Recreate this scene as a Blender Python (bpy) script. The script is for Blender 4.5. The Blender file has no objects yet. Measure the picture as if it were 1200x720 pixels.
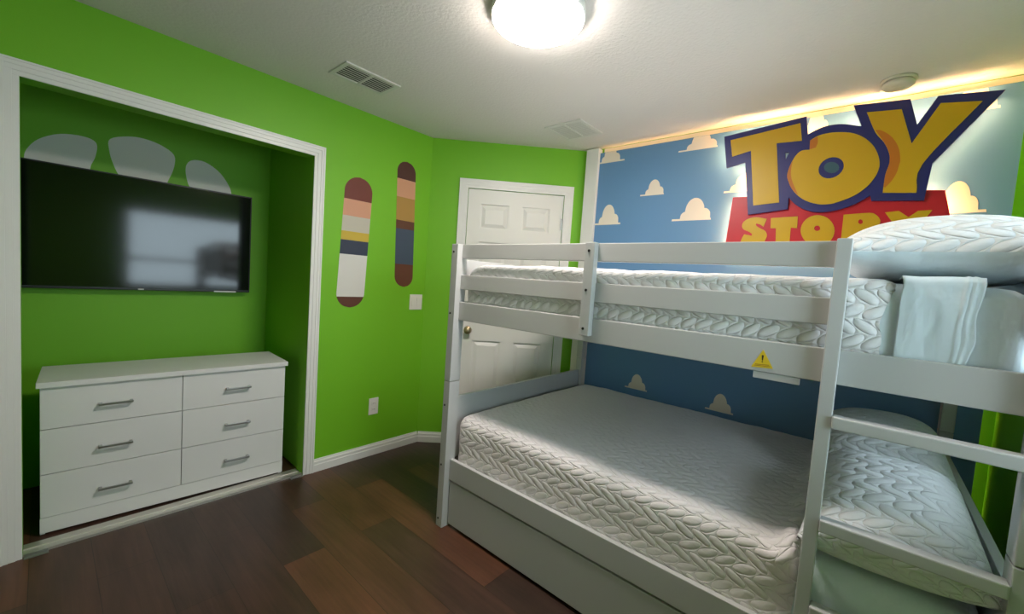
import bpy, bmesh, math, random
import numpy as np
from mathutils import Vector, Matrix, noise
random.seed(7)
S = bpy.context.scene
C = S.collection
PI = math.pi

# ------------------------------------------------------------------ helpers
def lin(r, g, b):
    f = lambda c: (c/255/12.92) if c/255 <= .04045 else ((c/255+.055)/1.055)**2.4
    return (f(r), f(g), f(b), 1)

def mat(name, col, rough=.5, metal=0, spec=.5, emit=None, es=0, bump=None, coat=0, sheen=0):
    m = bpy.data.materials.new(name); m.use_nodes = True
    nt = m.node_tree; b = nt.nodes['Principled BSDF']
    b.inputs['Base Color'].default_value = col if len(col) == 4 else (*col, 1)
    b.inputs['Roughness'].default_value = rough; b.inputs['Metallic'].default_value = metal
    b.inputs['Specular IOR Level'].default_value = spec
    if coat: b.inputs['Coat Weight'].default_value = coat
    if sheen: b.inputs['Sheen Weight'].default_value = sheen
    if emit:
        b.inputs['Emission Color'].default_value = (*emit[:3], 1); b.inputs['Emission Strength'].default_value = es
    if bump:
        tc = nt.nodes.new('ShaderNodeTexCoord'); n = nt.nodes.new('ShaderNodeTexNoise'); bp = nt.nodes.new('ShaderNodeBump')
        n.inputs['Scale'].default_value = bump[0]; n.inputs['Detail'].default_value = 3
        bp.inputs['Strength'].default_value = bump[1]; bp.inputs['Distance'].default_value = bump[2]
        nt.links.new(tc.outputs['Object'], n.inputs['Vector']); nt.links.new(n.outputs['Fac'], bp.inputs['Height'])
        nt.links.new(bp.outputs['Normal'], b.inputs['Normal'])
    return m

def tag(o, label=None, cat=None, group=None, kind=None):
    if label: o['label'] = label
    if cat: o['category'] = cat
    if group: o['group'] = group
    if kind: o['kind'] = kind
    return o

def empty(name, loc, rotz=0):
    o = bpy.data.objects.new(name, None); C.objects.link(o)
    o.location = loc; o.rotation_euler = (0, 0, rotz); o.empty_display_size = .05
    return o

def add_box(bm, lo, hi, bev=0, mi=0):
    r = bmesh.ops.create_cube(bm, size=1)
    vs = r['verts']
    for v in vs:
        v.co = Vector([lo[i] + (v.co[i]+.5)*(hi[i]-lo[i]) for i in range(3)])
    fs = set(f for v in vs for f in v.link_faces)
    for f in fs: f.material_index = mi
    if bev:
        es = list(set(e for v in vs for e in v.link_edges))
        bmesh.ops.bevel(bm, geom=es, offset=bev, segments=2, affect='EDGES', profile=.6, material=mi)

def add_cyl(bm, c, r, h, axis='Z', seg=32, r2=None, bev=0):
    res = bmesh.ops.create_cone(bm, cap_ends=True, segments=seg, radius1=r, radius2=r if r2 is None else r2, depth=h)
    M = {'Z': Matrix.Identity(3), 'X': Matrix.Rotation(PI/2, 3, 'Y'), 'Y': Matrix.Rotation(PI/2, 3, 'X')}[axis]
    for v in res['verts']: v.co = M @ v.co + Vector(c)
    if bev:
        es = [e for e in set(e for v in res['verts'] for e in v.link_edges) if len(e.link_faces) == 2 and e.calc_face_angle(0) > .6]
        bmesh.ops.bevel(bm, geom=es, offset=bev, segments=2, affect='EDGES')

def add_lathe(bm, prof, c, seg=40, axis='Z'):
    M = {'Z': Matrix.Identity(3), 'X': Matrix.Rotation(PI/2, 3, 'Y'), 'Y': Matrix.Rotation(PI/2, 3, 'X')}[axis]
    rings = []
    for r, z in prof:
        if r < 1e-6: rings.append([bm.verts.new(M @ Vector((0, 0, z)) + Vector(c))])
        else: rings.append([bm.verts.new(M @ Vector((r*math.cos(2*PI*k/seg), r*math.sin(2*PI*k/seg), z)) + Vector(c)) for k in range(seg)])
    for a, b in zip(rings, rings[1:]):
        for k in range(seg):
            j = (k+1) % seg
            q = [a[0] if len(a) == 1 else a[k], a[0] if len(a) == 1 else a[j], b[0] if len(b) == 1 else b[j], b[0] if len(b) == 1 else b[k]]
            u = []
            for v in q:
                if v not in u: u.append(v)
            if len(u) >= 3: bm.faces.new(u)

def link(name, bm, m, parent=None, smooth=False):
    me = bpy.data.meshes.new(name)
    bmesh.ops.recalc_face_normals(bm, faces=bm.faces)
    bm.to_mesh(me); bm.free()
    for x in (m if isinstance(m, (list, tuple)) else [m]): me.materials.append(x)
    o = bpy.data.objects.new(name, me); C.objects.link(o)
    if parent: o.parent = parent
    if smooth:
        for p in me.polygons: p.use_smooth = True
    return o

def box(name, lo, hi, m, parent=None, bev=.002):
    bm = bmesh.new(); add_box(bm, lo, hi, bev); return link(name, bm, m, parent)

def boxes(name, L, m, parent=None, bev=0):
    bm = bmesh.new()
    for lo, hi in L: add_box(bm, lo, hi, bev)
    return link(name, bm, m, parent)

def struct(o, parent=None):
    o['kind'] = 'structure'; return o

def smooth_loop(pts, n=5, corner=48):
    N = len(pts); P = [Vector((a, b)) for a, b in pts]; cr = []
    for i in range(N):
        a = (P[i]-P[i-1]); b = (P[(i+1) % N]-P[i]); cr.append(math.degrees(a.angle(b)) > corner)
    out = []
    for i in range(N):
        p1, p2 = P[i], P[(i+1) % N]
        if cr[i] and cr[(i+1) % N]: out.append(p1); continue
        p0 = P[i-1] if not cr[i] else p1-(p2-p1); p3 = P[(i+2) % N] if not cr[(i+1) % N] else p2+(p2-p1)
        for k in range(n):
            t = k/n
            out.append(.5*((2*p1)+(p2-p0)*t+(2*p0-5*p1+4*p2-p3)*t*t+(3*p1-p0-3*p2+p3)*t**3))
    return [(v.x, v.y) for v in out]

def plate_mesh(name, loops, front, back, plane='back', bevel=0):
    """solid plate with holes from flat outlines; plane 'back' lies on x,z (front face towards -y), 'left' on y,z (front towards +x)"""
    cu = bpy.data.curves.new(name, 'CURVE'); cu.dimensions = '2D'; cu.fill_mode = 'BOTH'
    th = abs(back-front); cu.extrude = th/2-bevel; cu.bevel_depth = bevel; cu.bevel_resolution = 1
    for L in loops:
        sp = cu.splines.new('POLY'); sp.points.add(len(L)-1)
        for q, (a, b) in zip(sp.points, L): q.co = (a, b, 0, 1)
        sp.use_cyclic_u = True
    o = bpy.data.objects.new('outline', cu)
    C.objects.link(o)
    dg = bpy.context.evaluated_depsgraph_get()
    me = bpy.data.meshes.new_from_object(o.evaluated_get(dg)); me.name = name
    bpy.data.objects.remove(o); bpy.data.curves.remove(cu)
    mid = (front+back)/2
    for v in me.vertices:
        x, y, z = v.co
        v.co = (x, mid-z, y) if plane == 'back' else (mid+z, x, y)
    return me

def plate(name, loops, front, back, m, parent=None, plane='back', bevel=0):
    me = plate_mesh(name, loops, front, back, plane, bevel)
    me.materials.clear(); me.materials.append(m)
    o = bpy.data.objects.new(name, me); C.objects.link(o)
    if parent: o.parent = parent
    return o

def soft_box(name, lo, hi, r, step, m, parent=None, wob=.004, wf=4., deform=None, skip_bottom=False, seed=0., mfun=None):
    """cushion-like box: gridded faces, rounded edges, slight unevenness, uv in metres"""
    lo = np.array(lo, float); hi = np.array(hi, float); sz = hi-lo
    verts = {}; V = []; F = []; UV = []; MI = []
    n = [max(2, int(round(s/step))) for s in sz]
    def vid(p):
        k = tuple(np.round(p, 5))
        if k not in verts:
            verts[k] = len(V); V.append(p)
        return verts[k]
    for ax in range(3):
        a, b = [(1, 2), (0, 2), (0, 1)][ax]
        for side in (0, 1):
            if skip_bottom and ax == 2 and side == 0: continue
            ga = np.linspace(lo[a], hi[a], n[a]+1); gb = np.linspace(lo[b], hi[b], n[b]+1)
            idx = np.empty((n[a]+1, n[b]+1), int)
            for i, x in enumerate(ga):
                for j, y in enumerate(gb):
                    p = np.empty(3); p[ax] = hi[ax] if side else lo[ax]; p[a] = x; p[b] = y
                    idx[i, j] = vid(p)
            flip = (side == 1) ^ (ax == 1)
            for i in range(n[a]):
                for j in range(n[b]):
                    q = [(i, j), (i+1, j), (i+1, j+1), (i, j+1)]
                    if not flip: q = q[::-1]
                    F.append([idx[t] for t in q]); UV.append([(ga[t[0]]-lo[a], gb[t[1]]-lo[b]) for t in q])
                    MI.append(0 if mfun is None else mfun(ax, side))
    V = np.array(V); out = []
    il, ih = lo+r, hi-r
    for p in V:
        c = np.clip(p, il, ih); d = p-c; L = np.linalg.norm(d)
        q = c+d/L*r if L > 1e-9 else p.copy()
        if L > 1e-9 and wob:
            w = noise.noise(Vector(q*wf)+Vector((seed, 0, 0)))*wob + noise.noise(Vector(q*wf*3.1)+Vector((seed, 5, 0)))*wob*.5
            q = q + d/L*w
        out.append(q)
    if deform: out = [np.array(deform(q, lo, hi)) for q in out]
    me = bpy.data.meshes.new(name); me.from_pydata([tuple(q) for q in out], [], F)
    uv = me.uv_layers.new(name='UVMap')
    k = 0
    for f in UV:
        for t in f: uv.data[k].uv = t; k += 1
    for x in (m if isinstance(m, (list, tuple)) else [m]): me.materials.append(x)
    for p, i in zip(me.polygons, MI): p.use_smooth = True; p.material_index = i
    me.update()
    o = bpy.data.objects.new(name, me); C.objects.link(o)
    if parent: o.parent = parent
    return o

def grid_cloth(name, fn, nu, nv, m, parent=None, thick=.004, uvs=(1, 1)):
    V = [fn(i/nu, j/nv) for i in range(nu+1) for j in range(nv+1)]
    F = [[i*(nv+1)+j, (i+1)*(nv+1)+j, (i+1)*(nv+1)+j+1, i*(nv+1)+j+1] for i in range(nu) for j in range(nv)]
    me = bpy.data.meshes.new(name); me.from_pydata(V, [], F)
    uv = me.uv_layers.new(name='UVMap')
    for lp in me.loops:
        i, j = divmod(lp.vertex_index, nv+1); uv.data[lp.index].uv = (i/nu*uvs[0], j/nv*uvs[1])
    me.materials.append(m)
    for p in me.polygons: p.use_smooth = True
    o = bpy.data.objects.new(name, me); C.objects.link(o)
    if parent: o.parent = parent
    if thick:
        md = o.modifiers.new('cloth', 'SOLIDIFY'); md.thickness = thick; md.offset = 0
    return o

# ------------------------------------------------------------------ node materials
def nmath(nt, op, a, b=None, c=None):
    n = nt.nodes.new('ShaderNodeMath'); n.operation = op
    for i, x in enumerate((a, b, c)):
        if x is None: continue
        if isinstance(x, (int, float)): n.inputs[i].default_value = x
        else: nt.links.new(x, n.inputs[i])
    return n.outputs[0]

def quilt_mat(name, col, w=.058, h=.044, dist=.005, strength=1.0, rough=.75):
    m = bpy.data.materials.new(name); m.use_nodes = True; nt = m.node_tree; b = nt.nodes['Principled BSDF']
    b.inputs['Base Color'].default_value = col; b.inputs['Roughness'].default_value = rough
    b.inputs['Specular IOR Level'].default_value = .35; b.inputs['Sheen Weight'].default_value = .15
    uvn = nt.nodes.new('ShaderNodeUVMap'); uvn.uv_map = 'UVMap'
    no = nt.nodes.new('ShaderNodeTexNoise'); no.inputs['Scale'].default_value = 6; no.inputs['Detail'].default_value = 1
    nt.links.new(uvn.outputs[0], no.inputs['Vector'])
    wob = nt.nodes.new('ShaderNodeVectorMath'); wob.operation = 'MULTIPLY_ADD'
    nt.links.new(no.outputs['Color'], wob.inputs[0]); wob.inputs[1].default_value = (.028, .028, 0); nt.links.new(uvn.outputs[0], wob.inputs[2])
    sx = nt.nodes.new('ShaderNodeSeparateXYZ'); nt.links.new(wob.outputs[0], sx.inputs[0])
    U = nmath(nt, 'DIVIDE', sx.outputs[0], w); V = nmath(nt, 'DIVIDE', sx.outputs[1], h)
    row = nmath(nt, 'FLOOR', V); par = nmath(nt, 'MODULO', nmath(nt, 'ABSOLUTE', row), 2.0)
    ly = nmath(nt, 'SUBTRACT', nmath(nt, 'FRACT', V), .5)
    sg = nmath(nt, 'MULTIPLY_ADD', par, 2.0, -1.0)
    sh = nmath(nt, 'MULTIPLY', nmath(nt, 'MULTIPLY', sg, ly), .72)
    lx = nmath(nt, 'SUBTRACT', nmath(nt, 'FRACT', nmath(nt, 'ADD', nmath(nt, 'ADD', U, nmath(nt, 'MULTIPLY', par, .42)), sh)), .5)
    l2 = nmath(nt, 'MULTIPLY', ly, ly)
    wid = nmath(nt, 'MAXIMUM', nmath(nt, 'MULTIPLY_ADD', l2, -1.3, .46), .05)
    d = nmath(nt, 'DIVIDE', nmath(nt, 'ABSOLUTE', lx), wid)
    ins = nmath(nt, 'POWER', nmath(nt, 'MAXIMUM', nmath(nt, 'SUBTRACT', 1.0, nmath(nt, 'MULTIPLY', d, d)), 0.0), .6)
    outs = nmath(nt, 'MULTIPLY', nmath(nt, 'POWER', nmath(nt, 'MINIMUM', nmath(nt, 'MAXIMUM', nmath(nt, 'SUBTRACT', d, 1.0), 0.0), 1.0), .6), .75)
    edge = nmath(nt, 'SUBTRACT', 1.0, nmath(nt, 'MULTIPLY', nmath(nt, 'MULTIPLY', l2, l2), 11.0))
    hgt = nmath(nt, 'MULTIPLY', nmath(nt, 'ADD', ins, outs), edge)
    n2 = nt.nodes.new('ShaderNodeTexNoise'); n2.inputs['Scale'].default_value = 55; n2.inputs['Detail'].default_value = 2
    nt.links.new(uvn.outputs[0], n2.inputs['Vector'])
    tot = nmath(nt, 'MULTIPLY_ADD', n2.outputs['Fac'], .35, hgt)
    bp = nt.nodes.new('ShaderNodeBump'); bp.inputs['Strength'].default_value = strength; bp.inputs['Distance'].default_value = dist
    nt.links.new(tot, bp.inputs['Height']); nt.links.new(bp.outputs[0], b.inputs['Normal'])
    return m

def fabric_mat(name, col):
    m = bpy.data.materials.new(name); m.use_nodes = True; nt = m.node_tree; b = nt.nodes['Principled BSDF']
    b.inputs['Base Color'].default_value = col; b.inputs['Roughness'].default_value = .8
    b.inputs['Specular IOR Level'].default_value = .3; b.inputs['Sheen Weight'].default_value = .15
    tc = nt.nodes.new('ShaderNodeTexCoord')
    n = nt.nodes.new('ShaderNodeTexNoise'); n.inputs['Scale'].default_value = 7; n.inputs['Detail'].default_value = 4
    mp = nt.nodes.new('ShaderNodeMapping'); mp.inputs['Scale'].default_value = (1.6, 1, .8)
    nt.links.new(tc.outputs['Object'], mp.inputs[0]); nt.links.new(mp.outputs[0], n.inputs['Vector'])
    bp = nt.nodes.new('ShaderNodeBump'); bp.inputs['Strength'].default_value = .7; bp.inputs['Distance'].default_value = .02
    nt.links.new(n.outputs['Fac'], bp.inputs['Height']); nt.links.new(bp.outputs[0], b.inputs['Normal'])
    return m

def floor_mat():
    m = bpy.data.materials.new('dark_wood_planks'); m.use_nodes = True; nt = m.node_tree; b = nt.nodes['Principled BSDF']
    tc = nt.nodes.new('ShaderNodeTexCoord'); mp = nt.nodes.new('ShaderNodeMapping')
    mp.inputs['Location'].default_value = (.35, -.12+.19*10, 0)
    nt.links.new(tc.outputs['Object'], mp.inputs[0])
    br = nt.nodes.new('ShaderNodeTexBrick'); br.offset = .37; br.offset_frequency = 2; br.squash = 1
    br.inputs['Color1'].default_value = (0, 0, 0, 1); br.inputs['Color2'].default_value = (1, 1, 1, 1); br.inputs['Mortar'].default_value = (.5, .5, .5, 1)
    br.inputs['Scale'].default_value = 1; br.inputs['Mortar Size'].default_value = .0012; br.inputs['Mortar Smooth'].default_value = .1
    br.inputs['Brick Width'].default_value = 1.15; br.inputs['Row Height'].default_value = .19; br.inputs['Bias'].default_value = 0
    nt.links.new(mp.outputs[0], br.inputs['Vector'])
    rp = nt.nodes.new('ShaderNodeValToRGB'); e = rp.color_ramp
    cols = [(0, lin(52, 36, 30)), (.3, lin(72, 48, 37)), (.55, lin(58, 41, 34)), (.75, lin(90, 56, 40)), (1, lin(78, 50, 36))]
    e.elements[0].position = 0; e.elements[0].color = cols[0][1]; e.elements[1].position = 1; e.elements[1].color = cols[-1][1]
    for p_, c_ in cols[1:-1]: q = e.elements.new(p_); q.color = c_
    nt.links.new(br.outputs['Color'], rp.inputs[0])
    m2 = nt.nodes.new('ShaderNodeMapping'); m2.inputs['Scale'].default_value = (1.3, 22, 1); nt.links.new(tc.outputs['Object'], m2.inputs[0])
    n = nt.nodes.new('ShaderNodeTexNoise'); n.inputs['Scale'].default_value = 2.2; n.inputs['Detail'].default_value = 6; n.inputs['Roughness'].default_value = .6; n.inputs['Distortion'].default_value = .4
    nt.links.new(m2.outputs[0], n.inputs['Vector'])
    m3 = nt.nodes.new('ShaderNodeMapping'); m3.inputs['Scale'].default_value = (1, 3.5, 1); nt.links.new(tc.outputs['Object'], m3.inputs[0])
    n3 = nt.nodes.new('ShaderNodeTexNoise'); n3.inputs['Scale'].default_value = 2.5; n3.inputs['Detail'].default_value = 2; nt.links.new(m3.outputs[0], n3.inputs['Vector'])
    g = nmath(nt, 'MULTIPLY_ADD', n.outputs['Fac'], 1.1, .45)
    g2 = nmath(nt, 'MULTIPLY', g, nmath(nt, 'MULTIPLY_ADD', n3.outputs['Fac'], 1.0, .5))
    g3 = nmath(nt, 'MULTIPLY', g2, nmath(nt, 'MULTIPLY_ADD', br.outputs['Fac'], -.6, 1.0))
    mx = nt.nodes.new('ShaderNodeMix'); mx.data_type = 'RGBA'; mx.blend_type = 'MULTIPLY'; mx.inputs['Factor'].default_value = 1
    nt.links.new(rp.outputs[0], mx.inputs['A']); nt.links.new(g3, mx.inputs['B'])
    nt.links.new(mx.outputs['Result'], b.inputs['Base Color'])
    b.inputs['Roughness'].default_value = .38; b.inputs['Specular IOR Level'].default_value = .45
    bp = nt.nodes.new('ShaderNodeBump'); bp.inputs['Strength'].default_value = .25; bp.inputs['Distance'].default_value = .003
    nt.links.new(n.outputs['Fac'], bp.inputs['Height']); nt.links.new(bp.outputs[0], b.inputs['Normal'])
    return m

def glass_mat():
    m = bpy.data.materials.new('clear_glass'); m.use_nodes = True; nt = m.node_tree
    out = nt.nodes['Material Output']; nt.nodes.remove(nt.nodes['Principled BSDF'])
    t = nt.nodes.new('ShaderNodeBsdfTransparent'); g = nt.nodes.new('ShaderNodeBsdfGlossy'); g.inputs['Roughness'].default_value = .02
    t.inputs['Color'].default_value = (.95, .98, .98, 1)
    f = nt.nodes.new('ShaderNodeFresnel'); f.inputs['IOR'].default_value = 1.45; mx = nt.nodes.new('ShaderNodeMixShader')
    nt.links.new(f.outputs[0], mx.inputs[0]); nt.links.new(t.outputs[0], mx.inputs[1]); nt.links.new(g.outputs[0], mx.inputs[2]); nt.links.new(mx.outputs[0], out.inputs[0])
    return m

# outlines of the sign, clouds and decals in metres
NAVY = [(1.9174,2.3453),(2.3306,2.3827),(2.346,2.2801),(2.3706,2.2955),(2.4095,2.3096),(2.4422,2.3142),(2.4917,2.3104),(2.5396,2.295),(2.5748,2.2826),(2.5327,2.3976),(2.746,2.3801),(2.782,2.2496),(2.8435,2.3723),(3.0501,2.3496),(2.8517,2.0586),(2.8396,1.8863),(2.6483,1.8996),(2.6414,1.9273),(2.6102,1.9047),(2.5779,1.8852),(2.5445,1.8706),(2.5099,1.8607),(2.456,1.8526),(2.3987,1.8605),(2.3498,1.8846),(2.3153,1.9131),(2.288,1.9461),(2.289,1.879),(2.093,1.8574),(2.049,2.1736),(1.9474,2.1537)]
NAVY_HOLE = [(2.2479,2.2005),(2.2705,2.199),(2.2534,2.1553)]
YT = [(1.9562,2.3168),(2.3067,2.3506),(2.3226,2.252),(2.2017,2.2579),(2.246,1.9178),(2.116,1.9092),(2.0735,2.2357),(1.9737,2.2151)]
YO = [(2.3602,2.247),(2.3988,2.2677),(2.4474,2.2725),(2.496,2.2668),(2.5436,2.2525),(2.5907,2.2209),(2.629,2.1756),(2.6522,2.1258),(2.6621,2.0821),(2.6608,2.0513),(2.6504,2.0164),(2.624,1.9711),(2.5741,1.9273),(2.5066,1.8984),(2.4746,1.8926),(2.4337,1.8945),(2.3814,1.9131),(2.3367,1.9447),(2.3007,1.9885),(2.2821,2.0284),(2.2708,2.0663),(2.2779,2.1163),(2.2998,2.17),(2.3261,2.1969),(2.3626,2.1964)]
YO_HOLE = [(2.5203,2.0855),(2.5185,2.0713),(2.5133,2.058),(2.5049,2.0465),(2.4939,2.0376),(2.4811,2.0319),(2.4672,2.0298),(2.4532,2.0315),(2.4401,2.0369),(2.4288,2.0458),(2.4201,2.0574),(2.4146,2.071),(2.4128,2.0857),(2.4148,2.1003),(2.4204,2.1139),(2.4292,2.1255),(2.4406,2.1342),(2.4537,2.1396),(2.4677,2.1412),(2.4815,2.1391),(2.4943,2.1333),(2.5051,2.1244),(2.5134,2.113),(2.5186,2.0997)]
YO_IN = [(2.5018,2.083),(2.5011,2.0742),(2.4972,2.0666),(2.4906,2.061),(2.4819,2.0579),(2.4719,2.0576),(2.4615,2.0603),(2.4518,2.0656),(2.4438,2.0731),(2.4383,2.082),(2.4357,2.0914),(2.4365,2.1004),(2.4405,2.1081),(2.4473,2.1137),(2.4562,2.1167),(2.4663,2.1167),(2.4767,2.1139),(2.4862,2.1085),(2.494,2.101),(2.4994,2.0923)]
YO_SH = [(2.2821,2.0284),(2.2708,2.0663),(2.2779,2.1163),(2.2918,2.149),(2.2872,2.1118),(2.2892,2.0689),(2.3013,2.0249),(2.3341,1.951),(2.3007,1.9885)]
YO_NOTCH = [(2.3602,2.247),(2.3936,2.2627),(2.3963,2.2258),(2.3897,2.2041),(2.3632,2.1982)]
YY = [(2.5879,2.3498),(2.7195,2.337),(2.7709,2.1629),(2.8536,2.336),(2.9871,2.3151),(2.8187,2.0599),(2.8103,1.9232),(2.6875,1.934),(2.6886,2.0213),(2.6983,2.076),(2.6936,2.1268),(2.6683,2.1865),(2.6309,2.2423)]
YY_SH = [(2.6299,2.2531),(2.6537,2.2466),(2.6894,2.215),(2.7138,2.1777),(2.7293,2.138),(2.7378,2.086),(2.7354,2.0628),(2.7301,2.0274),(2.7158,1.9902),(2.6945,1.9588),(2.6876,1.9636),(2.6892,2.0213),(2.6983,2.076),(2.6936,2.1268),(2.6683,2.1865)]
RED = [(1.9965,1.9696),(2.5175,1.9623),(2.907,1.9309),(2.9387,1.791),(2.9722,1.6386),(1.9776,1.6272)]
SS = [(2.1905,1.8302),(2.1366,1.8421),(2.0951,1.836),(2.0694,1.8167),(2.0636,1.793),(2.0735,1.7721),(2.1024,1.7576),(2.1219,1.7435),(2.12,1.732),(2.1043,1.7371),(2.0794,1.7425),(2.0703,1.7207),(2.0624,1.6919),(2.0985,1.6689),(2.1352,1.6654),(2.1755,1.6787),(2.1957,1.7119),(2.199,1.7384),(2.1853,1.762),(2.1605,1.7761),(2.1382,1.7937),(2.1371,1.8051),(2.1585,1.7983),(2.1774,1.7842)]
ST = [(2.2103,1.8338),(2.3405,1.8371),(2.3431,1.7702),(2.3131,1.7744),(2.3149,1.6682),(2.2487,1.6652),(2.2414,1.7735),(2.2141,1.7744)]
SO = [(2.5121,1.7527),(2.5122,1.7367),(2.5095,1.7213),(2.5042,1.7072),(2.4963,1.6948),(2.4862,1.6847),(2.4741,1.6771),(2.4606,1.6724),(2.4462,1.6709),(2.4313,1.6726),(2.4165,1.6774),(2.4025,1.6854),(2.3898,1.6961),(2.3789,1.7091),(2.3703,1.724),(2.3643,1.7402),(2.3613,1.757),(2.3612,1.7737),(2.3642,1.7896),(2.3701,1.8041),(2.3786,1.8166),(2.3893,1.8266),(2.4019,1.8338),(2.4158,1.8378),(2.4305,1.8387),(2.4453,1.8363),(2.4598,1.8308),(2.4733,1.8225),(2.4854,1.8117),(2.4956,1.7988),(2.5037,1.7843),(2.5092,1.7687)]
SO_HOLE = [(2.4488,1.7668),(2.448,1.7604),(2.4447,1.7553),(2.4395,1.7526),(2.4335,1.7528),(2.4277,1.7558),(2.4234,1.7612),(2.4214,1.7677),(2.4222,1.7742),(2.4255,1.7792),(2.4307,1.7819),(2.4368,1.7817),(2.4426,1.7786),(2.4468,1.7733)]
SR = [(2.5426,1.8354),(2.6452,1.8392),(2.6727,1.8273),(2.6886,1.8064),(2.6919,1.7891),(2.6847,1.7693),(2.6704,1.7582),(2.7058,1.6827),(2.6512,1.6802),(2.6207,1.7422),(2.6096,1.7396),(2.6117,1.6775),(2.5434,1.675)]
SR_HOLE = [(2.6243,1.7948),(2.6239,1.7895),(2.6216,1.7853),(2.618,1.7831),(2.6138,1.7833),(2.6097,1.7858),(2.6067,1.7902),(2.6052,1.7956),(2.6057,1.801),(2.6079,1.8052),(2.6115,1.8074),(2.6158,1.8072),(2.6198,1.8046),(2.6229,1.8002)]
SY = [(2.7054,1.8381),(2.7562,1.8424),(2.794,1.8098),(2.8252,1.8394),(2.8738,1.8397),(2.846,1.7854),(2.8254,1.7533),(2.8338,1.6844),(2.7754,1.6821),(2.7634,1.7441),(2.7361,1.7901)]
CLOUDS = [(0.9315,1.2207,2.316,2.4415,1.0977),(1.3672,1.5409,2.039,2.148,1.4704),(1.0133,1.23,1.844,1.9961,1.1245),(1.6126,1.8655,1.849,1.9966,1.7619),(1.6156,1.8636,2.313,2.4228,1.7599),(1.9261,2.1714,2.013,2.1288,2.0511),(2.312,2.4525,2.309,2.4309,2.3588),(2.8696,3.0519,2.297,2.4353,2.9678),(2.8715,3.0533,1.829,1.9788,2.9539),(1.3771,1.5477,0.637,0.7484,1.4668),(1.9436,2.1109,0.619,0.736,2.0307)]
OV1 = [(-0.4732,1.8395),(-0.4641,1.8916),(-0.4217,1.9584),(-0.3433,2.01),(-0.2507,2.0241),(-0.1986,2.0008),(-0.2019,1.9262),(-0.2192,1.8725),(-0.2295,1.8259),(-0.2604,1.799),(-0.3754,1.8001),(-0.4674,1.8048)]
OV2 = [(-0.1414,2.0424),(-0.0632,2.0811),(0.0149,2.0892),(0.0971,2.0711),(0.1575,2.0285),(0.1585,1.9523),(0.1336,1.8698),(0.1002,1.808),(-0.0222,1.7923),(-0.0881,1.819),(-0.126,1.8963),(-0.1447,1.9766)]
OV3 = [(0.2203,1.9733),(0.2514,2.0204),(0.3213,2.0273),(0.4,1.9834),(0.4517,1.9188),(0.4788,1.8529),(0.4647,1.7901),(0.3496,1.7916),(0.2544,1.8296),(0.226,1.8909)]
CAMP = [2.697, -0.4089, 1.36342]
CAMR = [0.74958, 0.65833, 0.068779]
CAMU = [-0.093268, 0.002176, 0.995639]
CAMD = [-0.655309, 0.752726, -0.063033]
CAMF = 481.19052438575505

# ------------------------------------------------------------------ materials
GREEN = mat('green_wall_paint', (.17, .48, .012, 1), .55, bump=(180, .15, .002))
CEIL = mat('ceiling_paint', (.70, .665, .635, 1), .9, bump=(70, .55, .004))
WHITE = mat('white_trim_paint', (.78, .78, .76, 1), .35)
DOORW = mat('white_door_paint', (.78, .77, .74, 1), .4)
BEDW = mat('white_bed_lacquer', (.49, .49, .485, 1), .32)
DRESS = mat('white_laminate', (.74, .74, .74, 1), .4)
GAP = mat('dark_gap', (.02, .02, .02, 1), .8)
BOLT = mat('dark_bolt_head', (.03, .03, .03, 1), .4, .6)
STEEL = mat('brushed_nickel', (.42, .41, .40, 1), .35, 1)
BRASS = mat('aged_brass', (.42, .33, .20, 1), .3, 1)
ALU = mat('pale_aluminium', (.62, .60, .55, 1), .4, .7)
BLACK = mat('black_plastic', (.012, .012, .013, 1), .35)
SCREEN = mat('black_screen', (.004, .004, .005, 1), .09, spec=.6)
SILV = mat('silver_label', (.7, .7, .7, 1), .4)
BLUE = mat('mural_sky_blue', (.12, .27, .49, 1), .6, bump=(200, .05, .001))
CLOUDM = mat('mural_cloud_white', (.80, .72, .62, 1), .6)
NAVYM = mat('sign_navy', (.018, .022, .16, 1), .38)
YELL = mat('sign_yellow', (.62, .37, .004, 1), .38)
ORNG = mat('sign_orange', (.55, .17, .008, 1), .4)
TEAL = mat('sign_teal', (.05, .12, .16, 1), .3)
REDM = mat('sign_red', (.55, .010, .022, 1), .38)
LED = mat('warm_led_tape', (1, .8, .4, 1), .5, emit=(1.0, .56, .23), es=80)
LED2 = mat('warm_led_tape_soft', (1, .8, .4, 1), .5, emit=(1.0, .58, .15), es=6.5)
LED3 = mat('warm_led_tape_dim', (1, .8, .4, 1), .5, emit=(1.0, .75, .2), es=6)
LAMP = mat('lit_diffuser', (1, 1, 1, 1), .5, emit=(1.0, .91, .84), es=76)
SHEET = fabric_mat('smooth_white_sheet', lin(212, 224, 230))
QUILT = quilt_mat('white_leaf_quilting', lin(238, 230, 232))
QUILTU = quilt_mat('white_leaf_quilting_fine', lin(230, 228, 229), w=.048, h=.042, dist=.0055)
QUILTP = quilt_mat('white_leaf_sham', lin(232, 233, 235), w=.060, h=.050, dist=.0055)
VENTM = mat('vent_enamel', (.62, .62, .58, 1), .5)
VENTD = mat('vent_dark_inside', (.05, .05, .05, 1), .8)
STICK = mat('warning_yellow', (.75, .52, .02, 1), .5)
FLOOR = floor_mat()
GLASS = glass_mat()

# ------------------------------------------------------------------ room shell
H = 2.44; XR = 3.175; YF = 2.477; YB = -1.30; YC = 1.6108; A = .7715
OY0, OY1, OZ = -.4695, .7119, 2.0582          # closet opening
CX, CY0, CY1 = -.80, -.78, .725               # closet inside
cA, sA = math.cos(A), math.sin(A)
XC = (YF-YC)/math.tan(A)
def ang(s, d, z): return Vector((cA*s+sA*d, YC+sA*s-cA*d, z))     # along the angled wall, d = out into the room

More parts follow.
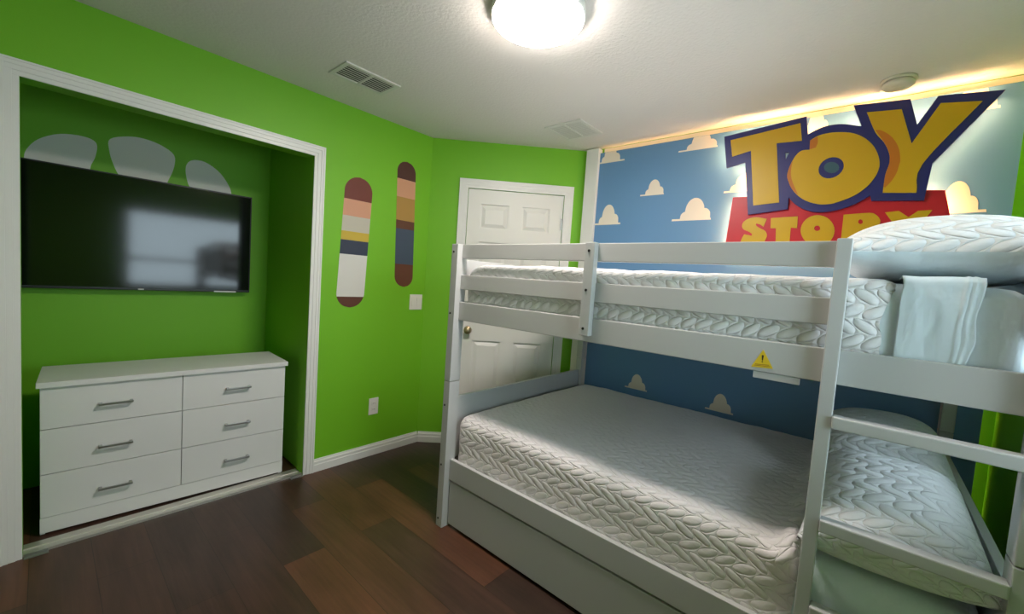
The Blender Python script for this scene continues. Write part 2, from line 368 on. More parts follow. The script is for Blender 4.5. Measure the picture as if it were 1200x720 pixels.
struct(box('floor', (CX-.1, YB-.1, -.08), (XR+.1, YF+.1, 0), FLOOR, bev=0))
struct(box('ceiling', (CX-.1, YB-.1, H), (XR+.1, YF+.1, H+.08), CEIL, bev=0))
struct(boxes('wall_left', [((-.1, YB, 0), (0, OY0, H)), ((-.1, OY0, OZ), (0, OY1, H)), ((-.1, OY1, 0), (0, YC+.04, H))], GREEN))
struct(boxes('wall_closet', [((CX-.1, CY0-.1, 0), (CX, CY1+.1, H)), ((CX, CY0-.1, 0), (-.1, CY0, H)), ((CX, CY1, 0), (-.1, CY1+.1, H))], GREEN))
struct(box('wall_front', (-.1, YB-.1, 0), (XR+.1, YB, H), mat('greige_wall_paint', (.80, .76, .73, 1), .6), bev=0))
struct(box('wall_back', (XC-.08, YF, 0), (XR+.1, YF+.1, H), GREEN, bev=0))
WY0, WY1, WZ0, WZ1 = .30, 1.80, .95, 1.98      # window in the right wall, near edge moved outward for more daylight
struct(boxes('wall_right', [((XR, YB, 0), (XR+.1, WY0, H)), ((XR, WY1, 0), (XR+.1, YF, H)), ((XR, WY0, 0), (XR+.1, WY1, WZ0)), ((XR, WY0, WZ1), (XR+.1, WY1, H))], GREEN))
def ang_box(bm, s0, s1, d0, d1, z0, z1, bev=0):
    b2 = bmesh.new(); add_box(b2, (s0, d0, z0), (s1, d1, z1), bev)
    vm = {}
    for v in b2.verts: vm[v] = bm.verts.new(ang(v.co.x, v.co.y, v.co.z))
    for f in b2.faces: bm.faces.new([vm[v] for v in f.verts])
    b2.free()
LW = (YF-YC)/sA
DS0, DS1, DZ = .300, 1.070, 2.076
bm = bmesh.new()
ang_box(bm, 0, DS0, -.1, 0, 0, H); ang_box(bm, DS1, LW, -.1, 0, 0, H); ang_box(bm, DS0, DS1, -.1, 0, DZ, H)
struct(link('wall_angled', bm, GREEN))

# skirting and casings, stepped profile
def skirting(name, p0, p1, out, h=.085):
    p0 = Vector((*p0, 0)); p1 = Vector((*p1, 0)); d = (p1-p0); L = d.length; d.normalize(); n = Vector((*out, 0)).normalized()
    prof = [(0, 0), (.015, 0), (.015, h*.55), (.012, h*.62), (.012, h*.80), (.007, h*.90), (.006, h), (0, h)]
    bm = bmesh.new()
    rows = [[bm.verts.new(q+n*(a+.0005)+Vector((0, 0, z))) for a, z in prof] for q in (p0, p1)]
    for i in range(len(prof)):
        j = (i+1) % len(prof); bm.faces.new([rows[0][i], rows[0][j], rows[1][j], rows[1][i]])
    bm.faces.new(rows[0]); bm.faces.new(rows[1][::-1])
    return struct(link(name, bm, WHITE))
OW = .064
skirting('baseboard_left', (0, OY1+OW), (0, YC-.004), (1, 0))
skirting('baseboard_left_front', (0, YB), (0, OY0-OW), (1, 0))
a0 = ang(.008, 0, 0); a1 = ang(DS0-.072, 0, 0)
skirting('baseboard_angled', a0.xy, a1.xy, (sA, -cA))
skirting('baseboard_right', (XR, YB), (XR, YF), (-1, 0))
skirting('baseboard_front', (0, YB), (XR, YB), (0, 1))
skirting('baseboard_back', (1.03, YF), (XR-.02, YF), (0, -1))
def casing(name, lo, hi, inward, face):        # three steps of moulding, thicker to the outside
    pass
def casing_set(n, mk, s0, s1, zt, w):
    """left post, right post, head of a doorway; mk(bm, sa, sb, d0, d1, za, zb) adds one strip"""
    steps = [(0, .30, .010), (.30, .62, .014), (.62, .86, .017), (.86, 1.0, .020)]
    bm = bmesh.new()
    for a, b, t in steps: mk(bm, s0-b*w, s0-a*w, .0005, t, 0, zt+a*w)
    struct(link('trim_%d' % n, bm, WHITE))
    bm = bmesh.new()
    for a, b, t in steps: mk(bm, s1+a*w, s1+b*w, .0005, t, 0, zt+a*w)
    struct(link('trim_%d' % (n+1), bm, WHITE))
    bm = bmesh.new()
    for a, b, t in steps: mk(bm, s0-b*w, s1+b*w, .0005, t, zt+a*w, zt+b*w)
    struct(link('trim_%d' % (n+2), bm, WHITE))
casing_set(1, lambda bm, a, b, d0, d1, z0, z1: add_box(bm, (d0, a, z0), (d1, b, z1), .001), OY0, OY1, OZ, OW)
casing_set(4, lambda bm, a, b, d0, d1, z0, z1: ang_box(bm, a, b, d0, d1, z0, z1, .001), DS0, DS1, DZ, .070)

# door in the angled wall: raised and fielded panels
def door():
    bm = bmesh.new()
    d1 = -.006
    cols = [(DS0+.003, .405), (.632, .738), (.960, DS1-.003)]
    zs = [(.008, .20), (.86, 1.02), (1.66, 1.765), (1.960, DZ-.003)]
    for a, b in cols: ang_box(bm, a, b, -.045, d1, .008, DZ-.003)
    for a, b in ((.405, .632), (.738, .960)):
        for z0, z1 in zs: ang_box(bm, a, b, -.045, d1, z0, z1)
        for z0, z1 in ((.20, .86), (1.02, 1.66), (1.765, 1.96)):
            ang_box(bm, a, b, -.045, d1-.014, z0, z1)
            # fielded centre with sloped edge
            m0, m1 = .012, .040
            r = []
            for m_, d in ((m0, d1-.014), (m1, d1-.003)):
                r.append([bm.verts.new(ang(s, d, z)) for s, z in ((a+m_, z0+m_), (b-m_, z0+m_), (b-m_, z1-m_), (a+m_, z1-m_))])
            for i in range(4):
                j = (i+1) % 4; bm.faces.new([r[0][i], r[0][j], r[1][j], r[1][i]])
            bm.faces.new(r[1])
    o = link('door_1', bm, DOORW); struct(o)
    for zc in (1.845, .25):
        b2 = bmesh.new(); ang_box(b2, 1.052, 1.069, d1, .004, zc-.045, zc+.045, .001)
        link('hinge', b2, STEEL, o)
    kc = ang(.362, 0, .942)
    b2 = bmesh.new(); add_lathe(b2, [(0, -.006), (.032, -.006), (.032, .0), (.026, .004), (.011, .006), (.011, .026), (.022, .032), (.028, .042), (.027, .052), (.018, .060), (0, .062)], (0, 0, 0), 32)
    M = Matrix.Translation(kc) @ Matrix(((sA, 0, 0), (-cA, 0, 0), (0, 0, 1))).to_4x4()
    n = Vector((sA, -cA, 0)); t = Vector((cA, sA, 0))
    for v in b2.verts: v.co = kc + t*v.co.x + Vector((0, 0, 1))*v.co.y + n*v.co.z
    k = link('door_knob', b2, BRASS, o, True)
    return o
door()
struct(link('trim_7', (lambda bm: (ang_box(bm, DS0, DS1, -.1, -.05, 0, DZ), bm)[1])(bmesh.new()), DOORW))

# window in the right wall, two sashes
w = struct(boxes('window_1', [((XR+.02, WY0, WZ0), (XR+.08, WY0+.04, WZ1)), ((XR+.02, WY1-.04, WZ0), (XR+.08, WY1, WZ1)), ((XR+.02, WY0+.04, WZ0), (XR+.08, WY1-.04, WZ0+.04)), ((XR+.02, WY0+.04, WZ1-.04), (XR+.08, WY1-.04, WZ1)), ((XR+.025, WY0+.04, 1.30), (XR+.075, WY1-.04, 1.345))], WHITE))
box('pane', (XR+.048, WY0+.04, WZ0+.04), (XR+.052, WY1-.04, 1.30), GLASS, w, 0)
box('pane', (XR+.048, WY0+.04, 1.345), (XR+.052, WY1-.04, WZ1-.04), GLASS, w, 0)
box('window_sill', (XR-.035, WY0-.03, WZ0-.02), (XR+.02, WY1+.03, WZ0), WHITE, w)

# white board running up the left edge of the mural
struct(box('trim_8', (.905, 2.418, 0), (1.012, YF-.001, 2.432), WHITE, bev=.002))

# ------------------------------------------------------------------ mural panel with clouds
def cloud_loop(x0, x1, zb, zt, xp):
    wd = x1-x0; ht = zt-zb; px = (xp-x0)/wd
    px = min(max(px, .42), .58)
    L = [(px, .24, .42, .58, 1), (min(px+.25, .84), .145, .2, .32, 1), (max(px-.23, .2), .13, .15, .25, 1)]
    top = []
    for k in range(121):
        u = k/120; h = .085 if .0 < u < 1 else 0
        for c, rx, cz, rz, _ in L:
            t = (u-c)/rx
            if abs(t) < 1: h = max(h, cz+rz*math.sqrt(1-t*t))
        top.append((x0+u*wd, min(zb+h*ht, 2.3965)))
    return [(x0, zb-.004), ][:0] + [(x0, zb)] + top[1:-1] + [(x1, zb)]
MY = 2.445
def mural():
    o = box('mural_panel', (1.013, MY, .03), (3.130, MY+.012, 2.398), BLUE, bev=0)
    me = o.data; me.materials.append(CLOUDM)
    bm = bmesh.new(); bm.from_mesh(me)
    for x0, x1, zb, zt, xp in CLOUDS:
        x0 = max(x0, 1.0135)
        m2 = plate_mesh('cloud', [cloud_loop(x0, x1, zb, zt, xp)], MY-.0012, MY-.0002)
        n0 = len(bm.faces); bm.from_mesh(m2); bm.faces.ensure_lookup_table()
        for f in bm.faces[n0:]: f.material_index = 1
        bpy.data.meshes.remove(m2)
    bm.to_mesh(me); bm.free()
    tag(o, 'sky blue mural panel with white clouds behind the bunk bed', 'mural')
    box('glow_backing', (1.03, MY+.028, .05), (3.080, YF-.001, 2.436), CLOUDM, o, 0)  # added cream sheet, turns the glow over the panel yellow instead of green
    for lo_, hi_ in [((1.03, MY+.0121, z), (3.08, MY+.0279, z+.02)) for z in (.06, 1.2, 2.348)]: box('batten', lo_, hi_, CLOUDM, o, 0)
    box('glow_backing_end', (3.0801, MY+.028, 2.38), (XR-.002, YF-.001, 2.436), CLOUDM, o, 0)  # added cream piece, carries the yellow glow on to the right corner
    box('led_strip', (1.03, 2.459, 2.3725), (3.165, 2.468, 2.378), LED2, o, 0)
    box('led_strip', (3.081, 2.459, .08), (3.086, 2.468, 2.36), LED3, o, 0)
mural()

# ------------------------------------------------------------------ raised sign
def sign():
    t = empty('wall_sign', (2.46, MY, 1.64))
    tag(t, 'large backlit wall sign, yellow letters edged navy over a red board', 'sign')
    inv = Matrix.Translation((-2.46, -MY, -1.64))
    def put(name, loops, f, b, m, par=t, bevel=0):
        o = plate(name, loops, f, b, m, None, bevel=bevel); o.data.transform(inv); o.parent = par; return o
    red = put('red_board', [RED], 2.395, 2.412, REDM, bevel=.001)
    nav = put('navy_board', [smooth_loop(NAVY, 4, 26), NAVY_HOLE], 2.377, 2.3945, NAVYM, bevel=.001)
    put('letter', [YT], 2.3735, 2.377, YELL, nav)
    oo = put('letter', [smooth_loop(YO, 5, 62), YO_HOLE], 2.3735, 2.377, YELL, nav)
    yy = put('letter', [smooth_loop(YY, 4, 36)], 2.3735, 2.377, YELL, nav)
    put('letter_centre', [YO_IN], 2.3755, 2.377, TEAL, nav)
    put('letter_shading', [smooth_loop(YO_SH, 4, 60)], 2.3730, 2.3735, ORNG, nav)
    put('letter_shading', [YO_NOTCH], 2.3730, 2.3735, ORNG, nav)
    put('letter_shading', [smooth_loop(YY_SH, 4, 50)], 2.3730, 2.3735, ORNG, nav)
    put('letter', [smooth_loop(SS, 5, 60)], 2.3915, 2.395, YELL, red)
    put('letter', [ST], 2.3915, 2.395, YELL, red)
    put('letter', [SO, SO_HOLE], 2.3915, 2.395, YELL, red)
    put('letter', [smooth_loop(SR, 3, 35), SR_HOLE], 2.3915, 2.395, YELL, red)
    put('letter', [SY], 2.3915, 2.395, YELL, red)
    def ribbon(loop, ins, y0, y1):
        P = [Vector(q) for q in loop]; N = len(P)
        ar = sum(P[i-1].x*P[i].y-P[i].x*P[i-1].y for i in range(N)); sg = 1 if ar > 0 else -1
        bm = bmesh.new(); R_ = []
        for i in range(N):
            d1 = (P[i]-P[i-1]).normalized(); d2 = (P[(i+1) % N]-P[i]).normalized()
            n = (Vector((-d1.y, d1.x))+Vector((-d2.y, d2.x)))*sg
            n = n.normalized()*min(1.8, 1/max(.4, (n.length/2)))
            q = P[i]+n*ins
            R_.append((bm.verts.new((q.x, y0, q.y)), bm.verts.new((q.x, y1, q.y))))
        for i in range(N): bm.faces.new([R_[i-1][0], R_[i][0], R_[i][1], R_[i-1][1]])
        me_o = link('led_strip', bm, LED); me_o.data.transform(inv); me_o.parent = t
        return me_o
    ribbon(smooth_loop(NAVY, 4, 26), .008, 2.396, 2.403)
    ribbon(RED, .007, 2.4125, 2.4195)
    for x, z in ((2.05, 1.70), (2.90, 1.70), (2.16, 2.15), (2.60, 2.02), (2.80, 2.20)):
        bm = bmesh.new(); y0 = 2.412 if z < 1.9 else 2.3945
        add_cyl(bm, (x, (y0+MY)/2, z), .008, MY-y0-.001, 'Y', 16); s = link('standoff', bm, STEEL); s.data.transform(inv); s.parent = t
sign()

# ------------------------------------------------------------------ bunk bed
BL, BR, BF, BB = 1.013, 3.035, 1.0125, 2.40
def bunk():
    t = empty('bunk_bed', (BL, BF, 0))
    tag(t, 'white wooden bunk bed with ladder against the cloud mural', 'bed')
    inv = Matrix.Translation((-BL, -BF, 0))
    def bx(name, lo, hi, bev=.003, m=BEDW, par=None):
        o = box(name, lo, hi, m, None, bev); o.data.transform(inv); o.parent = par or t; return o
    def bolt(par, x, y, z, axis='Y'):
        bm = bmesh.new(); add_cyl(bm, (x, y, z), .0055, .004, axis, 14, bev=.001); o = link('bolt', bm, BOLT); o.data.transform(inv); o.parent = par
    RF0, RF1 = 1.045, 1.068
    for x0, x1, px in ((BL, 1.060, 1.030), (2.988, BR, 3.012)):
        lo = bx('lower_post', (x0, BF, 0), (x1, 1.082, .806)); up = bx('upper_post', (x0, BF, .809), (x1, 1.082, 1.537))
        for z in (.676, .347, .046): bolt(lo, px, BF-.001, z)
        for z in (1.496, 1.172): bolt(up, px, BF-.001, z)
        bx('lower_post', (x0, 2.33, 0), (x1, BB, .806)); bx('upper_post', (x0, 2.33, .809), (x1, BB, 1.537))
    bx('guard_rail', (1.0605, RF0, 1.464), (2.6445, RF1, 1.537)); bx('guard_rail', (1.0605, RF0, 1.301), (2.6445, RF1, 1.378))
    sr = bx('side_rail', (1.0605, RF0, 1.138), (2.9875, RF1, 1.235)); bx('side_rail', (1.0605, RF0, .264), (2.9875, RF1, .378))
    bx('side_rail', (1.0605, 2.365, 1.138), (2.9875, 2.388, 1.235)); bx('side_rail', (1.0605, 2.365, .264), (2.9875, 2.388, .378))
    cs = bx('rail_support', (1.822, BF, 1.165), (1.866, RF0-.0005, 1.538))
    for z in (1.504, 1.348, 1.194): bolt(cs, 1.842, BF-.001, z)
    for x0, x1 in ((1.022, 1.046), (3.002, 3.026)):
        bx('end_panel', (x0, 1.0825, .37), (x1, 2.3295, .715)); bx('end_panel', (x0, 1.0825, 1.30), (x1, 2.3295, 1.46)); bx('end_rail', (x0, 1.0825, 1.138), (x1, 2.3295, 1.235))
    bx('ladder_stile', (2.611, BF, 0), (2.645, RF0-.0005, 1.54))
    for z in (1.056, .764, .512, .24):
        bx('ladder_rung', (2.6455, BF-.010, z-.034), (2.9875, BF+.03, z), .004)
    bx('mattress_base', (1.0605, RF1+.001, 1.145), (2.9875, 2.364, 1.160)); bx('mattress_base', (1.0605, RF1+.001, .285), (2.9875, 2.364, .30))
    bx('rail_plate', (2.441, 1.047, 1.117), (2.560, 1.066, 1.1375), .001)
    # warning triangle
    st = plate('warning_sticker', [smooth_loop([(2.434, 1.149), (2.4925, 1.153), (2.4625, 1.207)], 1)], RF0-.0012, RF0-.0002, STICK); st.data.transform(inv); st.parent = t
    tag(st, 'yellow triangular warning sticker')
    mk = plate('exclamation_mark', [[(2.4600, 1.190), (2.4655, 1.190), (2.4640, 1.174), (2.4615, 1.174)], [(2.4613, 1.1712), (2.4642, 1.1712), (2.4642, 1.1682), (2.4613, 1.1682)]], RF0-.0018, RF0-.0012, BLACK); mk.data.transform(inv); mk.parent = st
    ln = plate('caption', [[(2.4445, 1.1605), (2.4815, 1.163), (2.4813, 1.1614), (2.4444, 1.1589)], [(2.4425, 1.1565), (2.4845, 1.159), (2.4843, 1.1574), (2.4424, 1.1549)]], RF0-.0018, RF0-.0012, mat('sticker_print', (.35, .16, .01, 1), .5)); ln.data.transform(inv); ln.parent = st
bunk()

def trundle():
    t = empty('trundle_drawer', (2.02, 1.06, 0)); tag(t, 'white trundle drawer with a long plain front under the lower bunk', 'drawer')
    inv = Matrix.Translation((-2.02, -1.06, 0))
    a = box('drawer_front', (1.066, 1.050, .018), (2.983, 1.068, .252), BEDW, None, .003)
    b = boxes('drawer_box', [((1.09, 1.0685, .03), (2.96, 2.30, .05)), ((1.09, 1.0685, .05), (1.106, 2.30, .20)), ((2.944, 1.0685, .05), (2.96, 2.30, .20)), ((1.09, 2.284, .05), (2.96, 2.30, .20))], BEDW)
    for o in (a, b): o.data.transform(inv); o.parent = t
    for x in (1.2, 2.02, 2.84):
        for y in (1.15, 2.2):
            bm = bmesh.new(); add_cyl(bm, (x, y, .0152), .015, .02, 'X', 16); c = link('caster', bm, BLACK); c.data.transform(inv); c.parent = t
trundle()

# ------------------------------------------------------------------ bedding
def mk_mat(name, lab, z0, z1):
    o = soft_box(name, (1.072, 1.077, z0), (2.985, 2.355, z1), .05, .03, SHEET, wob=.003, seed=z0)
    tag(o, lab, 'mattress')
mk_mat('mattress', 'mattress in a smooth white sheet on the upper bunk', 1.162, 1.428)
mk_mat('mattress', 'mattress in a smooth white sheet on the lower bunk', .302, .608)

def cov_low(q, lo, hi):
    x, y, z = q
    g = math.exp(-((x-2.575)/.06)**2-((z-.57)/.075)**2)
    if y < 1.12: y -= g*(.030+.012*math.sin(z*55+x*20)) 
    ridge = .030*math.exp(-((x-2.585)/.03)**2)*(1+.5*math.sin(y*19)+.3*math.sin(y*41))
    if z > .55: z += ridge
    return x, y, z
cv = soft_box('coverlet', (1.066, 1.0705, .312), (2.630, 2.361, .622), .058, .02, QUILT, wob=.005, wf=5, deform=cov_low, skip_bottom=True, seed=3)
tag(cv, 'white leaf-quilted coverlet spread over the lower mattress', 'coverlet')
def cov_up(q, lo, hi):
    x, y, z = q
    if z > 1.30: z -= .032*math.exp(-((x-1.06)/.07)**2)*min(1, (z-1.30)/.08)
    return x, y, z
cu_ = soft_box('coverlet', (1.066, 1.0705, 1.170), (2.757, 2.361, 1.440), .05, .02, QUILTU, wob=.006, wf=6, deform=cov_up, skip_bottom=True, seed=9)
tag(cu_, 'white leaf-quilted coverlet spread over the upper mattress', 'coverlet')

# folded sheet flap at the head of the upper bunk
def flap(u, v):
    x = 2.752 + u*.150 - .022*max(0, v-.45)*u*1.6
    s = v*.60
    if s < .32: y = 1.40-s; z = 1.4455
    elif s < .36: a = (s-.32)/.04*PI/2; y = 1.08-math.sin(a)*.0135; z = 1.4455-(1-math.cos(a))*.0135
    else: y = 1.0660; z = 1.432-(s-.36)
    n = noise.noise(Vector((u*2.3, v*5, 1)))*.004
    hem = .0025*math.exp(-((u-.80)/.03)**2) + .0025*math.exp(-((u-.88)/.03)**2)
    if s > .34: y -= abs(n)+hem*1.5; x += .006*noise.noise(Vector((v*9, u*3, 3)))
    else: z += abs(n)+hem
    return (x, y, max(z, 1.212))
fl = grid_cloth('folded_sheet', flap, 40, 90, SHEET, thick=.003, uvs=(.15, .6))
tag(fl, 'smooth folded white sheet flap hanging over the upper mattress edge', 'sheet')

def pillow(name, c, sx, sy, T, lab, tilt=(0, 0, 0), seed=0, seam=.42, group=None, mats=None):
    N = 56; V = []; F = []; MI = []; UVs = []
    for side in (1, -1):
        for i in range(N+1):
            for j in range(N+1):
                u = -1+2*i/N; v = -1+2*j/N
                # pull the edge in a little between the corners
                px = u*sx/2*(1-.05*(1-abs(v)**2)*abs(u)**3*0 - .045*(1-v*v)*abs(u)**4); py = v*sy/2*(1-.045*(1-u*u)*abs(v)**4)
                h = (max(0, 1-abs(u)**2.6)*max(0, 1-abs(v)**2.6))**.5
                w_ = noise.noise(Vector((px*4+seed, py*4, side*3)))*.012*h
                z = side*(T*(.62 if side > 0 else .38))*h + w_
                V.append((px, py, z))
    M = N+1
    for s in (0, 1):
        for i in range(N):
            for j in range(N):
                a = s*M*M+i*M+j; q = [a, a+M, a+M+1, a+1]
                F.append(q if s == 0 else q[::-1]); MI.append(0 if s == 0 else 1)
    me = bpy.data.meshes.new(name); me.from_pydata(V, [], F)
    uv = me.uv_layers.new(name='UVMap')
    for lp in me.loops:
        k = lp.vertex_index; x_, y_, z_ = V[k]; d_ = T*.5-abs(z_); uv.data[lp.index].uv = (1+x_+math.copysign(d_*min(1, abs(2*x_/sx))**3, x_), 1+y_+math.copysign(d_*min(1, abs(2*y_/sy))**3, y_))
    for m in (mats or (QUILTP, SHEET)): me.materials.append(m)
    for p, i in zip(me.polygons, MI): p.use_smooth = True; p.material_index = i
    bm = bmesh.new(); bm.from_mesh(me); bmesh.ops.remove_doubles(bm, verts=bm.verts, dist=.0004); bm.to_mesh(me); bm.free()
    for p in me.polygons: p.use_smooth = True
    o = bpy.data.objects.new(name, me); C.objects.link(o); o.location = c; o.rotation_euler = tilt
    tag(o, lab, 'pillow', group)
    return o
pillow('pillow', (2.835, 1.405, 1.512), .48, .66, .20, 'plump quilted white pillow on the upper bunk', (0, 0, 0), 2)
pillow('pillow', (2.795, 1.375, .702), .40, .68, .23, 'quilted white pillow on the lower bunk nearest the ladder', (.06, -.04, 0), 5, mats=(QUILTP, QUILTP))
pillow('pillow', (2.785, 2.010, .735), .42, .62, .22, 'quilted white pillow on the lower bunk against the mural', (.14, -.05, .03), 8, mats=(QUILTP, QUILTP))

# ------------------------------------------------------------------ closet: dresser, screen, track
def dresser():
    a = Vector((-.155, -.42, 0)); b = Vector((-.105, .625, 0)); rz = math.atan2(b.y-a.y, b.x-a.x)
    t = empty('dresser', a, rz); tag(t, 'wide white dresser with six drawers in the closet', 'dresser')
    Wd, Dp = 1.046, .385
    boxes('body', [((0, .018, .0), (.016, Dp, .718)), ((Wd-.016, .018, 0), (Wd, Dp, .718)), ((.016, Dp-.008, .03), (Wd-.016, Dp, .718)), ((.516, .02, .08), (.532, Dp-.01, .718)), ((.016, .02, .70), (Wd-.016, Dp-.01, .718)), ((.0, .002, .012), (Wd, .018, .086)), ((.016, .019, .07), (Wd-.016, Dp-.01, .086))], DRESS, t)
    box('top', (-.010, -.016, .7185), (Wd+.010, Dp+.006, .745), DRESS, t, .002)
    rows = [(.5175, .717), (.3005, .514), (.0885, .297)]
    for c0, c1, hc in ((.0015, .5225, .258), (.5255, Wd-.0015, .787)):
        for (z0, z1), hz in zip(rows, (.612, .395, .176)):
            d = box('drawer', (c0, -.001, z0), (c1, .0175, z1), DRESS, t, .0015)
            bm = bmesh.new()
            add_box(bm, (hc-.064, -.031, hz-.005), (hc+.064, -.022, hz+.006), .0015)
            for s in (-1, 1): add_box(bm, (hc+s*.056-.006, -.0225, hz-.005), (hc+s*.056+.006, -.0012, hz+.006), .001)
            link('handle', bm, STEEL, d)
    # boards added behind the drawer fronts, gap shade put into their dark colour
    box('gap_shade', (.0165, .0185, .0865), (.5155, .0195, .699), GAP, t, 0); box('gap_shade', (.5325, .0185, .0865), (Wd-.0165, .0195, .699), GAP, t, 0)
dresser()

def tv():
    t = empty('television', (-.755, .03, 1.146)); tag(t, 'large black flat screen television hung inside the closet', 'television')
    y0, y1, z0, z1 = -.555, .562, 0, .690
    box('case', (-.012, y0, z0), (.022, y1, z1), BLACK, t, .004)
    box('screen', (.0222, y0+.008, z0+.016), (.0240, y1-.008, z1-.008), SCREEN, t, 0)
    l = box('badge', (.0222, -.047, .003), (.0245, -.020, .010), SILV, t, 0); l['label'] = 'small silver badge under the screen'
    l = box('sticker', (.0222, .345, -.001), (.0240, .475, .008), SILV, t, 0); l['label'] = 'thin silver strip at the lower corner'
    box('wall_bracket', (-.0445, -.2, .15), (-.0122, .2, .5), BLACK, t, .003)
tv()

def tracks():
    t = struct(boxes('trim_9', [((-.112, OY0+.001, 0), (-.004, OY1-.001, .004)), ((-.020, OY0+.001, .004), (-.004, OY1-.001, .012)), ((-.064, OY0+.001, .004), (-.056, OY1-.001, .010))], ALU))
    for y, nm in ((OY0+.045, 'steel floor guide beside the left closet post'), (OY1-.035, 'steel floor guide beside the right closet post')):
        bm = bmesh.new(); add_box(bm, (.0, y-.042, 0), (.024, y+.032, .004), .001); add_box(bm, (.004, y-.04, .004), (.009, y+.03, .014), .001)
        o = link('floor_guide', bm, STEEL); tag(o, nm, 'door guide', 'closet door floor guides')
tracks()

# ------------------------------------------------------------------ wall decals (plain stand-ins)
DW = mat('decal_white', lin(228, 228, 222), .6)
for L, lab in ((OV1, 'plain white oval decal above the left end of the television'), (OV2, 'plain white oval decal above the middle of the television'), (OV3, 'plain white oval decal above the right end of the television')):
    o = plate('wall_decal', [smooth_loop(L, 4, 80)], CX+.0018, CX+.0002, DW, plane='left')
    tag(o, lab, 'decal', 'oval decals in the closet')
def band_decal(yc0, yc1, z0, z1, w, bands, lab):
    bm = bmesh.new(); n = 120; mats = []; idx = {}
    r = w/2; prev = None; tot = sum(b[1] for b in bands)
    for k in range(n+1):
        z = z0+(z1-z0)*k/n; e = min(z-z0, z1-z)
        hw = r if e >= r else math.sqrt(max(0, r*r-(r-e)**2))
        hw = max(hw, .002); yc = yc0+(yc1-yc0)*k/n
        cur = [bm.verts.new((x, yc+s*hw, z)) for x, s in ((.0003, -1), (.0018, -1), (.0018, 1), (.0003, 1))]
        if prev:
            f = 1-(k-.5)/n; acc = 0
            for c, h_ in bands:
                acc += h_/tot
                if f <= acc: break
            if c not in idx: idx[c] = len(mats); mats.append(mat('decal_tone', lin(*c), .55))
            for i in range(4):
                j = (i+1) % 4; fc = bm.faces.new([prev[i], prev[j], cur[j], cur[i]]); fc.material_index = idx[c]
        prev = cur
    o = link('wall_decal', bm, mats); tag(o, lab, 'decal', 'banded decals on the green wall')
band_decal(.985, 1.02, 1.105, 1.995, .20, [((112, 52, 42), 14), ((206, 150, 122), 10), ((190, 184, 170), 10), ((196, 168, 60), 5), ((48, 56, 78), 9), ((214, 212, 208), 26), ((92, 52, 38), 7)], 'rounded wall decal banded brown, white and navy beside the closet')
band_decal(1.41, 1.385, 1.262, 2.195, .16, [((78, 40, 36), 13), ((206, 150, 118), 13), ((172, 132, 66), 17), ((96, 56, 38), 6), ((62, 76, 96), 26), ((98, 54, 36), 17)], 'rounded wall decal banded brown, tan and denim blue above the light switch')

# ------------------------------------------------------------------ switch, outlet
PLATE = mat('ivory_plate', (.75, .73, .68, 1), .35)
def switch():
    t = empty('light_switch', (0, 1.528, 1.146)); tag(t, 'white double rocker light switch on the green wall', 'light switch')
    box('cover_plate', (.0005, -.058, -.060), (.007, .058, .060), PLATE, t, .003)
    for y in (-.023, .023):
        bm = bmesh.new(); add_box(bm, (.0072, y-.017, -.034), (.0095, y+.017, .034), .001)
        for v in bm.verts:
            if v.co.z > 0 and v.co.x > .009: v.co.x += .003 if y > 0 else -.001
        link('rocker', bm, PLATE, t)
switch()
def outlet():
    t = empty('wall_outlet', (0, 1.203, .370)); tag(t, 'white power outlet low on the green wall', 'outlet')
    box('cover_plate', (.0005, -.038, -.062), (.006, .038, .062), PLATE, t, .003)
    for z in (-.022, .022):
        s = box('socket', (.0061, -.016, z-.014), (.008, .016, z+.014), PLATE, t, .002)
        bm = bmesh.new()
        for y in (-.006, .006): add_box(bm, (.0081, y-.001, z-.004), (.0084, y+.001, z+.006))
        link('slot', bm, GAP, s)
outlet()

# ------------------------------------------------------------------ ceiling fittings
def lamp():
    t = empty('ceiling_light', (1.604, .883, H)); tag(t, 'round flush ceiling light glowing white', 'ceiling light')
    bm = bmesh.new(); add_lathe(bm, [(0, -.001), (.183, -.001), (.184, -.004), (.186, -.036), (.182, -.040), (0, -.040)], (0, 0, 0), 64); link('rim', bm, WHITE, t, True)
    bm = bmesh.new(); add_lathe(bm, [(.179, -.0405), (.179, -.046), (.172, -.053), (.15, -.058), (.08, -.060), (0, -.0605)], (0, 0, 0), 64); link('diffuser', bm, LAMP, t, True)
lamp()
def smoke():
    t = empty('smoke_detector', (2.695, 2.262, H)); tag(t, 'round cream smoke detector on the ceiling', 'smoke detector')
    m = mat('detector_cream', (.66, .63, .54, 1), .5)
    bm = bmesh.new(); add_lathe(bm, [(0, -.0005), (.066, -.0005), (.068, -.010), (.066, -.012), (.056, -.012)], (0, 0, 0), 48); link('base', bm, m, t, True)
    bm = bmesh.new(); add_lathe(bm, [(0, -.012), (.055, -.012), (.056, -.016), (.060, -.018), (.060, -.028), (.050, -.038), (.03, -.041), (.022, -.041), (.021, -.043), (0, -.043)], (0, 0, 0), 48); link('cap', bm, m, t, True)
smoke()
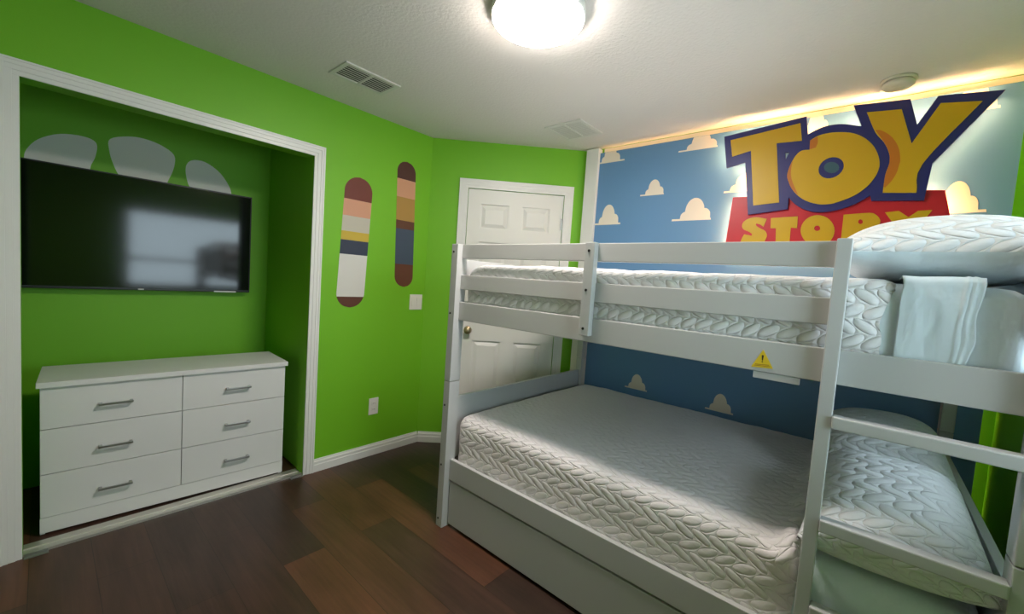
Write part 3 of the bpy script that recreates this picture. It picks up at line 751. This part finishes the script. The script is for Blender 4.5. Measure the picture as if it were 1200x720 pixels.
def vent(cx, cy, lx, ly, along, lab, fm, dm, n, tiltdeg):
    t = empty('ceiling_vent', (cx, cy, H)); tag(t, lab, 'vent')
    b = .024
    fr = boxes('frame', [((-lx/2, -ly/2, -.008), (lx/2, -ly/2+b, -.0005)), ((-lx/2, ly/2-b, -.008), (lx/2, ly/2, -.0005)), ((-lx/2, -ly/2+b, -.008), (-lx/2+b, ly/2-b, -.0005)), ((lx/2-b, -ly/2+b, -.008), (lx/2, ly/2-b, -.0005))], fm, t, .001)
    box('backing', (-lx/2+b, -ly/2+b, -.002), (lx/2-b, ly/2-b, -.0006), dm, t, 0)
    if along == 'y': box('divider', (-lx/2+b, -.007, -.0085), (lx/2-b, .007, -.0021), fm, t, .001)
    else: box('divider', (-.006, -ly/2+b, -.0085), (.006, ly/2-b, -.0021), fm, t, .001)
    for k in range(n):
        f = (k+.5)/n
        bm = bmesh.new()
        for s in (-1, 1):
            b2 = bmesh.new()
            if along == 'y':
                x = -lx/2+b+f*(lx-2*b); L = ly/2-b-.008; add_box(b2, (-.0062, 0, -.0005), (.0062, L, .0005)); ax = 'Y'; off = Vector((x, .0075 if s > 0 else -.0075-L, -.0068))
            else:
                y = -ly/2+b+f*(ly-2*b); L = lx/2-b-.008; add_box(b2, (0, -.0062, -.0005), (L, .0062, .0005)); ax = 'X'; off = Vector((.0065 if s > 0 else -.0065-L, y, -.0068))
            R_ = Matrix.Rotation(math.radians(tiltdeg), 3, ax)
            vm = {v: bm.verts.new(R_ @ v.co+off) for v in b2.verts}
            for fc in b2.faces: bm.faces.new([vm[v] for v in fc.verts])
            b2.free()
        link('louvre', bm, fm, t)
vent(.445, .790, .205, .325, 'y', 'slotted ceiling vent over the closet corner', VENTM, VENTD, 7, 12)
vent(1.035, 2.022, .290, .290, 'x', 'square ceiling vent near the mural', mat('vent_white', (.66, .65, .61, 1), .6), mat('vent_grey', (.36, .35, .33, 1), .7), 11, -10)

# ------------------------------------------------------------------ light and camera
W = bpy.data.worlds.new('sky'); S.world = W; W.use_nodes = True
bg = W.node_tree.nodes['Background']; bg.inputs[0].default_value = (.76, .90, 1.0, 1); bg.inputs[1].default_value = 5.8
la = bpy.data.lights.new('window_portal', 'AREA'); la.shape = 'RECTANGLE'; la.size = WY1-WY0; la.size_y = WZ1-WZ0; la.cycles.is_portal = True
lo = bpy.data.objects.new('window_portal', la); C.objects.link(lo); lo.location = (XR+.12, (WY0+WY1)/2, (WZ0+WZ1)/2); lo.rotation_euler = (0, PI/2, 0)

cam = bpy.data.cameras.new('camera'); co = bpy.data.objects.new('camera', cam); C.objects.link(co)
cam.sensor_fit = 'HORIZONTAL'; cam.sensor_width = 36; cam.lens = 36*CAMF/1200; cam.clip_start = .02
r_, u_, f_ = [Vector(v) for v in (CAMR, CAMU, CAMD)]
co.matrix_world = Matrix.Translation(CAMP) @ Matrix((r_, u_, -f_)).transposed().to_4x4()
S.camera = co
S.view_settings.view_transform = 'Standard'; S.view_settings.look = 'None'; S.view_settings.gamma = 1; S.view_settings.use_curve_mapping = False
S.view_settings.exposure = .44
S.cycles.use_denoising = True; S.cycles.max_bounces = 10; S.cycles.diffuse_bounces = 6; S.cycles.sample_clamp_indirect = 10
